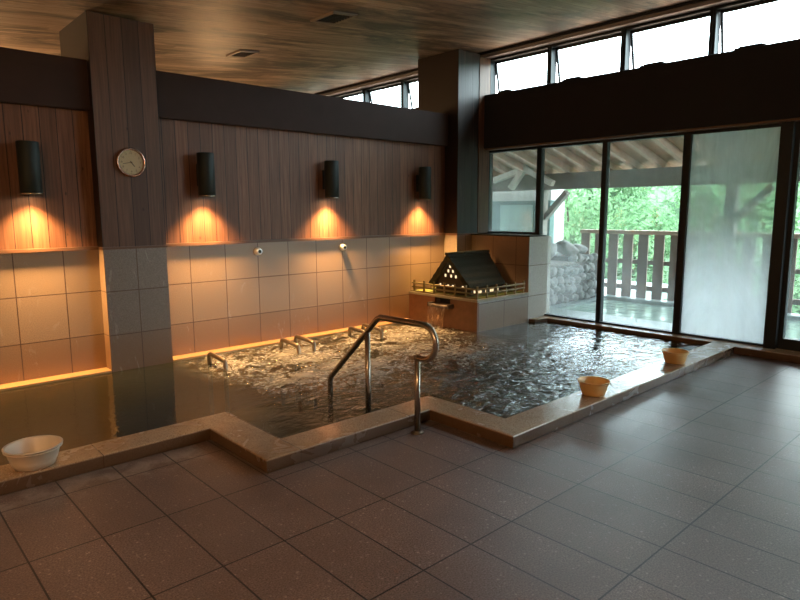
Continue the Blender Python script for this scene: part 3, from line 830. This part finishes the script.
t = thing('model_fence', 'miniature wooden post and rail fence around the model farmhouse', 'fence', (x0+0.03, y0+0.03, 0.437))
fx, fy = x0+0.028, y0+0.028
def post(x, y): obj('post', BX(x-0.010, x+0.010, y-0.010, y+0.010, 0.4375, 0.595), 'bamboo', t)
for k in range(7): post(fx, fy + k*0.182)
for k in range(1, 6): post(fx + k*0.185, fy)
for z in (0.50, 0.555):
    bm = bmesh.new(); tube(bm, [(fx, fy, z), (fx, fy+1.135, z)], 0.011, 8); obj('rail', bm, 'bamboo', t)
    bm = bmesh.new(); tube(bm, [(fx, fy, z), (fx+0.95, fy, z)], 0.011, 8); obj('rail', bm, 'bamboo', t)
obj('base_rail', BX(fx-0.014, fx+0.014, fy+0.012, fy+1.16, 0.4375, 0.452), 'bamboo', t)

t = thing('model_farmhouse', 'model thatched farmhouse with steep dark roof and lit windows', 'model house', (6.12, 5.35, 0.447))
hx0, hx1, hy0, hy1 = 5.80, 6.40, 5.00, 5.60
bm = bmesh.new(); box(bm, hx0, hx1, hy0, hy1, 0.447, 0.60)
prism(bm, [(hy0, 0.60), (hy1, 0.60), (5.34, 0.90)], 0, hx0, hx1); obj('walls', bm, 'darkwood', t)
bm = bmesh.new()
rx0, rx1, rz = 5.735, 6.545, 0.95
ex0, ex1 = 5.735, 6.44
def roofside(ys_, ye):
    th = 0.05 if ys_ < ye else -0.05
    n = 10
    va = []
    for i in range(n+1):
        s_ = i/n
        y = 5.35 + (ye-5.35)*s_; z = rz - (rz-0.555)*s_
        xa = rx0 + (ex0-rx0)*s_; xb = rx1 + (ex1-rx1)*s_
        lip = 0.010*(i % 2)
        d = 1 if ye > 5.35 else -1
        va.append([bm.verts.new((xa, y + d*lip, z)), bm.verts.new((xb, y + d*lip, z)),
                   bm.verts.new((xb-0.01, y - d*0.055, z-0.035)), bm.verts.new((xa+0.01, y - d*0.055, z-0.035))])
    for a, b in zip(va, va[1:]):
        for k in range(4): bm.faces.new((a[k], a[(k+1) % 4], b[(k+1) % 4], b[k]))
    bm.faces.new(va[0]); bm.faces.new(va[-1][::-1])
roofside(0, 4.955); roofside(0, 5.68)
rf = obj('thatched_roof', bm, 'thatch', t)
bm = bmesh.new(); beam(bm, (rx0-0.012, 5.35, rz+0.008), (rx1+0.012, 5.35, rz+0.008), 0.05, 0.035); obj('ridge_cap', bm, 'thatch', rf)
def lw(x, y, z, w, h, face):
    if face == 'x': b_ = BX(x-0.006, x-0.0, y-w/2, y+w/2, z-h/2, z+h/2)
    else: b_ = BX(x-w/2, x+w/2, y-0.006, y, z-h/2, z+h/2)
    obj('window', b_, 'winlight', t)
for (y, z) in ((5.35, 0.795), (5.38, 0.735), (5.30, 0.735), (5.43, 0.675), (5.33, 0.672), (5.25, 0.668), (5.52, 0.545), (5.38, 0.54), (5.30, 0.54), (5.13, 0.54)): lw(hx0, y, z, 0.024, 0.036, 'x')
for x in (5.87, 5.95, 5.99, 6.10, 6.19, 6.23, 6.33): lw(x, hy0, 0.492, 0.026, 0.05, 'y')

# ---------------------------------------------------------------- bowls
def make_bowl(name, r, h, mat, lab, loc, grp):
    t = thing(name, lab, 'bowl', loc, grp, local=True)
    bm = bmesh.new(); rb = r*0.70
    lathe(bm, [(rb*0.9, 0.004), (rb*0.93, 0.0), (rb, 0.003), (r*0.80, h*0.35), (r*0.93, h*0.93), (r*0.965, h*0.95), (r, h*0.955), (r*1.0, h), (r*0.93, h), (r*0.90, h*0.93),
               (r*0.77, h*0.36), (rb*0.93, 0.012), (rb*0.5, 0.010)], seg=48)
    obj('basin', bm, mat, t, loc=(0, 0, 0))
    bm = bmesh.new(); lathe(bm, [(r*0.955, h*0.84), (r*0.985, h*0.85), (r*0.985, h*0.88), (r*0.955, h*0.89)], seg=48, cap=False); obj('rim_band', bm, mat, t, loc=(0, 0, 0))
    return t
G = 'yellow wash bowls on the bath rim'
b0 = make_bowl('wash_bowl', 0.122, 0.112, 'yellow', 'yellow plastic wash bowl on the rim, nearer of the two yellow ones', (4.235, 2.385, RZ+0.001), G)
dup(b0, (5.70, 2.39, RZ+0.001), 'yellow plastic wash bowl on the rim, farther one near the window corner')
make_bowl('wash_bowl', 0.150, 0.118, 'cream', 'pale cream plastic wash bowl on the rim at the left edge', (0.715, 3.85, RZ+0.001), None)

# ---------------------------------------------------------------- ceiling vents
def vent(x, y, sx, sy, lab):
    t = thing('ceiling_vent', lab, 'vent', (x, y, CZ(x)), 'square vents in the wooden ceiling', local=True)
    t.rotation_euler = (0, -math.atan(0.095), 0)
    bm = bmesh.new(); f = 0.03
    for a in ((-sx/2, sx/2, -sy/2, -sy/2+f), (-sx/2, sx/2, sy/2-f, sy/2), (-sx/2, -sx/2+f, -sy/2+f, sy/2-f), (sx/2-f, sx/2, -sy/2+f, sy/2-f)):
        box(bm, *a, -0.022, -0.002)
    obj('frame', bm, 'vent', t, loc=(0, 0, 0)); obj('opening', BX(-sx/2+f, sx/2-f, -sy/2+f, sy/2-f, -0.006, -0.003), 'vent_dark', t, loc=(0, 0, 0))
    bm = bmesh.new()
    n = 7
    for k in range(n):
        y_ = -sy/2 + f + (sy-2*f)*(k+0.5)/n
        beam(bm, (-sx/2+f, y_, -0.013), (sx/2-f, y_, -0.013), 0.006, 0.012)
    obj('louvre', bm, 'vent_dark', t, loc=(0, 0, 0))
vent(3.84, 5.12, 0.30, 0.38, 'square ceiling vent with pale frame above the middle of the bath')
vent(3.85, 6.97, 0.26, 0.34, 'small dark ceiling vent farther back beyond the wall beam')

# ---------------------------------------------------------------- outside: veranda
bm = bmesh.new(); box(bm, 7.2, 8.0, -4.5, 5.2, -0.2, 0.03); struct('floor_veranda', bm, 'outdeck')
o = obj('outdoor_bath_water', BX(8.0, 9.75, -4.5, 5.3, -0.2, -0.03), 'outwater'); tag(o, 'pale green water of the outdoor bath by the wooden railing', 'water', kind='stuff')
struct('floor_outdoor_kerb', BX(9.75, 10.0, -4.5, 7.0, -0.2, 0.03), 'outdeck', bevel=0.01)
struct('floor_outdoor', BX(7.2, 12.5, 5.31, 12.0, -0.25, 0.0), 'outdeck')

t = thing('veranda_roof', 'veranda roof of brown boards on sloping rafters outside the doors', 'roof', (8.8, 3.0, 2.5))
rs = 0.27; RZf = lambda x: 2.17 + rs*(9.8 - x)
bm = bmesh.new(); prism(bm, [(7.25, RZf(7.25)+0.12), (10.35, RZf(10.35)+0.12), (10.35, RZf(10.35)+0.16), (7.25, RZf(7.25)+0.16)], 1, -4.6, 12.0)
# stop the roof below the clerestory
obj('roof_boards', bm, 'porch', t)
y = -4.3
while y < 11.8:
    bm = bmesh.new(); beam(bm, (7.3, y, RZf(7.3)+0.06), (10.3, y, RZf(10.3)+0.06), 0.075, 0.115); obj('rafter', bm, 'rafter', t)
    y += 0.42
o = obj('eave_beam', BX(9.72, 9.88, -4.6, 11.9, 1.88, 2.165), 'greybeam'); tag(o, 'heavy weathered beam under the veranda eaves', 'beam')

G = 'veranda posts'
def vpost(y, lab, brace=()):
    t = thing('veranda_post', lab, 'post', (9.8, y, 0.0), G)
    obj('post', BX(9.73, 9.87, y-0.075, y+0.075, 0.03, 1.878), 'greybeam', t)
    for s_ in brace:
        bm = bmesh.new(); beam(bm, (9.8, y + s_*0.06, 1.36), (9.8, y + s_*0.52, 1.83), 0.09, 0.11, up=(1, 0, 0)); obj('brace', bm, 'greybeam', t)
vpost(6.72, 'veranda post with diagonal brace behind the stone wall', (-1,))
vpost(3.42, 'veranda post seen dimly through the fogged glass', (-1,))
vpost(1.55, 'veranda post with diagonal brace beyond the glass door at the right edge', (1, -1))
vpost(-2.0, 'veranda post farthest right outside, out of the frame', (1, -1))

t = thing('wooden_railing', 'brown wooden railing of upright boards along the outdoor bath', 'railing', (9.93, 2.0, 0.0))
obj('top_rail', BX(9.87, 10.0, -4.5, 5.95, 1.10, 1.165), 'rafter', t, bevel=0.006)
obj('middle_rail', BX(9.945, 9.985, -4.5, 5.95, 0.60, 0.67), 'rail', t); obj('bottom_rail', BX(9.945, 9.985, -4.5, 5.95, 0.16, 0.24), 'rail', t)
y = -4.4
while y < 5.9:
    obj('board', BX(9.915, 9.944, y, y+0.165, 0.035, 1.099), 'rail', t); y += 0.268

# stone wall beside the outdoor bath
t = thing('stone_wall', 'low wall of rounded field stones beyond the second window', 'stone wall', (8.7, 5.7, 0.0))
bm = bmesh.new(); box(bm, 7.45, 9.70, 5.50, 6.3, 0.001, 0.62); box(bm, 8.95, 9.70, 5.50, 6.3, 0.62, 0.74); obj('core', bm, 'mortar', t)
rnd = random.Random(5)
def stone(cx, cy, cz, rx, ry, rz_, nm='stone'):
    bm = bmesh.new(); bmesh.ops.create_icosphere(bm, subdivisions=3, radius=1.0)
    sd = rnd.random()*50; rot = rnd.uniform(-0.5, 0.5)
    for v in bm.verts:
        k = 1 + 0.38*noise.noise(v.co*1.3 + Vector((sd, 0, 0))) + 0.05*noise.noise(v.co*4 + Vector((0, sd, 0)))
        p = v.co*k; x_ = p.x*rx; z_ = p.z*rz_
        v.co = Vector((cx + x_*math.cos(rot) - z_*math.sin(rot), cy + p.y*ry, cz + x_*math.sin(rot) + z_*math.cos(rot)))
    for f in bm.faces: f.smooth = True
    return obj(nm, bm, 'stone', t)
z = 0.07; row = 0
while z < 0.70:
    x = 7.55 + (row % 2)*0.08
    while x < 9.66:
        r = rnd.uniform(0.068, 0.098)
        if z < 0.60 or x > 8.95: stone(x, 5.505, z + rnd.uniform(-0.03, 0.03), r*rnd.uniform(0.8, 1.0), 0.075, r*rnd.uniform(0.75, 1.0))
        x += r*2.0 + 0.005
    z += 0.155; row += 1
bm = bmesh.new(); box(bm, 7.44, 8.93, 5.45, 6.3, 0.622, 0.665); obj('cap_slab', bm, 'greybeam', t, bevel=0.01)
G = 'boulders on the stone wall'
for cx, cy, cz, a, b, c, lab in ((8.45, 5.75, 0.82, 0.24, 0.19, 0.12, 'flat topped boulder lying on the cap of the outdoor stone wall'),
                                (9.14, 5.76, 0.86, 0.22, 0.17, 0.11, 'rounded boulder on the higher end of the outdoor stone wall'),
                                (9.52, 5.78, 0.835, 0.18, 0.15, 0.085, 'small boulder at the railing end of the outdoor stone wall')):
    o = stone(0, 0, 0, a, b, c, 'boulder'); o.parent = None; o.location = (cx, cy, cz); tag(o, lab, 'boulder', G)

# hut with misted window seen through the small window
t = thing('garden_hut', 'teal and cream hut wall with a pale window beyond the small window', 'hut', (10.6, 8.0, 0))
obj('lower_wall', BX(10.55, 10.7, 7.05, 10.6, 0.001, 1.70), 'teal', t)
obj('cream_band', BX(10.5, 10.7, 7.0, 10.6, 1.70, 1.98), 'plaster', t)
o = obj('window', BX(10.53, 10.56, 7.46, 8.28, 0.95, 1.62), 'palewin', t)
obj('side_wall', BX(10.701, 11.0, 7.05, 7.2, 0.001, 1.98), 'plaster', t)
t = thing('roof_truss', 'star of pale crossing roof timbers seen through the small window', 'roof truss', (9.6, 7.15, 1.9))
c = Vector((9.60, 7.02, 2.28))
for k, (dy, dz) in enumerate(((0.62, 0.42), (-0.12, 0.45), (0.30, -0.36), (-0.62, -0.30), (0.75, -0.20))):
    bm = bmesh.new(); beam(bm, c + Vector((0.012*k, 0, 0)), c + Vector((0.012*k, dy, dz)), 0.10, 0.11, up=(1, 0, 0)); obj('timber', bm, 'truss', t)
o = obj('white_screen', BX(12.6, 12.7, 8.1, 8.6, -0.5, 2.2), 'plaster'); tag(o, 'bright white wall panel beyond the veranda post', 'wall panel')

# hillside and trees
bm = bmesh.new(); gv = {}
for i in range(41):
    for j in range(61):
        x = 10.4 + i*1.6; y = -34 + j*2.0
        s_ = sm(14, 60, x)
        z = -3.0 + s_*13 + noise.noise((x*0.12, y*0.12, 0))*1.2*(0.3+s_) if i else -1.2
        gv[i, j] = bm.verts.new((x, y, z))
for i in range(40):
    for j in range(60):
        f = bm.faces.new((gv[i, j], gv[i+1, j], gv[i+1, j+1], gv[i, j+1])); f.smooth = True
struct('floor_hillside', bm, 'ground')

def tree_parts(seed, n=6500):
    rd = random.Random(seed); bm = bmesh.new(); blobs = []
    for k in range(15):
        a = rd.uniform(0, 2*PI); r = rd.uniform(0.2, 1.25); z = rd.uniform(1.5, 3.9)
        r *= (1 - 0.35*abs(z-2.6)/1.5)
        blobs.append((Vector((math.cos(a)*r, math.sin(a)*r, z)), rd.uniform(0.5, 0.85)))
    for k in range(n):
        c_, rr = rd.choice(blobs)
        d = Vector((rd.gauss(0, 1), rd.gauss(0, 1), rd.gauss(0, 1))).normalized()
        p = c_ + d*rr*rd.uniform(0.75, 1.05)
        nn = (d + Vector((rd.uniform(-.7, .7), rd.uniform(-.7, .7), rd.uniform(-.2, .9)))).normalized()
        u = nn.orthogonal().normalized(); v = nn.cross(u); s_ = rd.uniform(0.045, 0.09); an = rd.uniform(0, PI)
        u, v = u*math.cos(an)+v*math.sin(an), v*math.cos(an)-u*math.sin(an)
        bm.faces.new([bm.verts.new(p + u*s_*a_ + v*s_*0.6*b_ + nn*h_) for a_, b_, h_ in ((-1, 0, 0), (0, -1, .02), (1, 0, 0), (0, 1, .02))])
    tb = bmesh.new()
    tube(tb, [(0, 0, -0.3), (0.05, 0.02, 0.8), (-0.04, 0.03, 1.8), (0.02, 0, 2.9)], [0.16, 0.12, 0.09, 0.05], 9)
    for c_, rr in blobs[:7]: tube(tb, [(0, 0, 1.2), tuple(c_*0.6 + Vector((0, 0, 0.5))), tuple(c_)], [0.06, 0.04, 0.02], 6)
    return bm, tb
def make_tree(seed, mat):
    t = thing('broadleaf_tree', 'x', 'tree', group='trees on the slope beyond the railing', local=True)
    a, b = tree_parts(seed); obj('crown', a, mat, t, loc=(0, 0, 0), flip=False); obj('trunk', b, 'bark', t, loc=(0, 0, 0)); return t
protos = [make_tree(3, 'leaf_a'), make_tree(8, 'leaf_b'), make_tree(15, 'leaf_a')]
used = [False]*3
spots = []
rows = ((14.6, -2.6, 1.0, (-1.2, 2.9, 7.0, 11.2)), (19.4, -2.3, 1.15, (-3.0, 2.0, 6.9, 11.9, 16.8)), (25.0, -1.6, 1.35, (-3.5, 2.3, 8.2, 14.2, 20.2)))
for row, (X_, zb, sc, yy) in enumerate(rows):
    for y in yy: spots.append((X_ + rnd.uniform(-0.3, 0.3), y + rnd.uniform(-0.2, 0.2), zb, sc*rnd.uniform(0.95, 1.05), row))
rowname = ['in the row just beyond the railing', 'in the middle row on the slope', 'in the highest row up the slope']
ordn = ['rightmost', 'second from the right', 'third from the right', 'fourth from the right', 'fifth from the right']
cnt = [0, 0, 0]
for i, (x, y, z, sc, row) in enumerate(spots):
    k = i % 3
    lab = 'green tree %s, %s' % (rowname[row], ordn[cnt[row]]); cnt[row] += 1
    if not used[k]: t = protos[k]; used[k] = True; t.location = (x, y, z); t['label'] = lab; t.rotation_euler = (0, 0, rnd.uniform(0, 6))
    else: t = dup(protos[k], (x, y, z), lab, rz=rnd.uniform(0, 6))
    t.scale = (sc, sc, sc)
# the wooded hill behind: canopy nobody could count
bm = bmesh.new(); rd = random.Random(11)
for k in range(26000):
    x = 28 + 26*rd.random(); y = -14 + (x*1.3+24)*rd.random()
    cell = noise.noise((x*0.42, y*0.42, 3.3))
    z = -3 + sm(14, 60, x)*13 + 1.2 + 1.6*cell + noise.noise((x*1.3, y*1.3, 9))*0.8
    p = Vector((x, y, z)); nn = Vector((rd.uniform(-1, .3), rd.uniform(-.7, .7), rd.uniform(0.1, 1))).normalized()
    u = nn.orthogonal().normalized(); v = nn.cross(u); s_ = rd.uniform(0.15, 0.30)
    bm.faces.new([bm.verts.new(p + u*s_*a_ + v*s_*0.7*b_) for a_, b_ in ((-1, 0), (0, -1), (1, 0), (0, 1))])
o = obj('hill_woodland', bm, 'leaf_b', flip=False); tag(o, 'dense green woodland covering the hill behind the trees', 'woodland', kind='stuff')
for o in bpy.data.objects:
    if 'local' in o: del o['local']
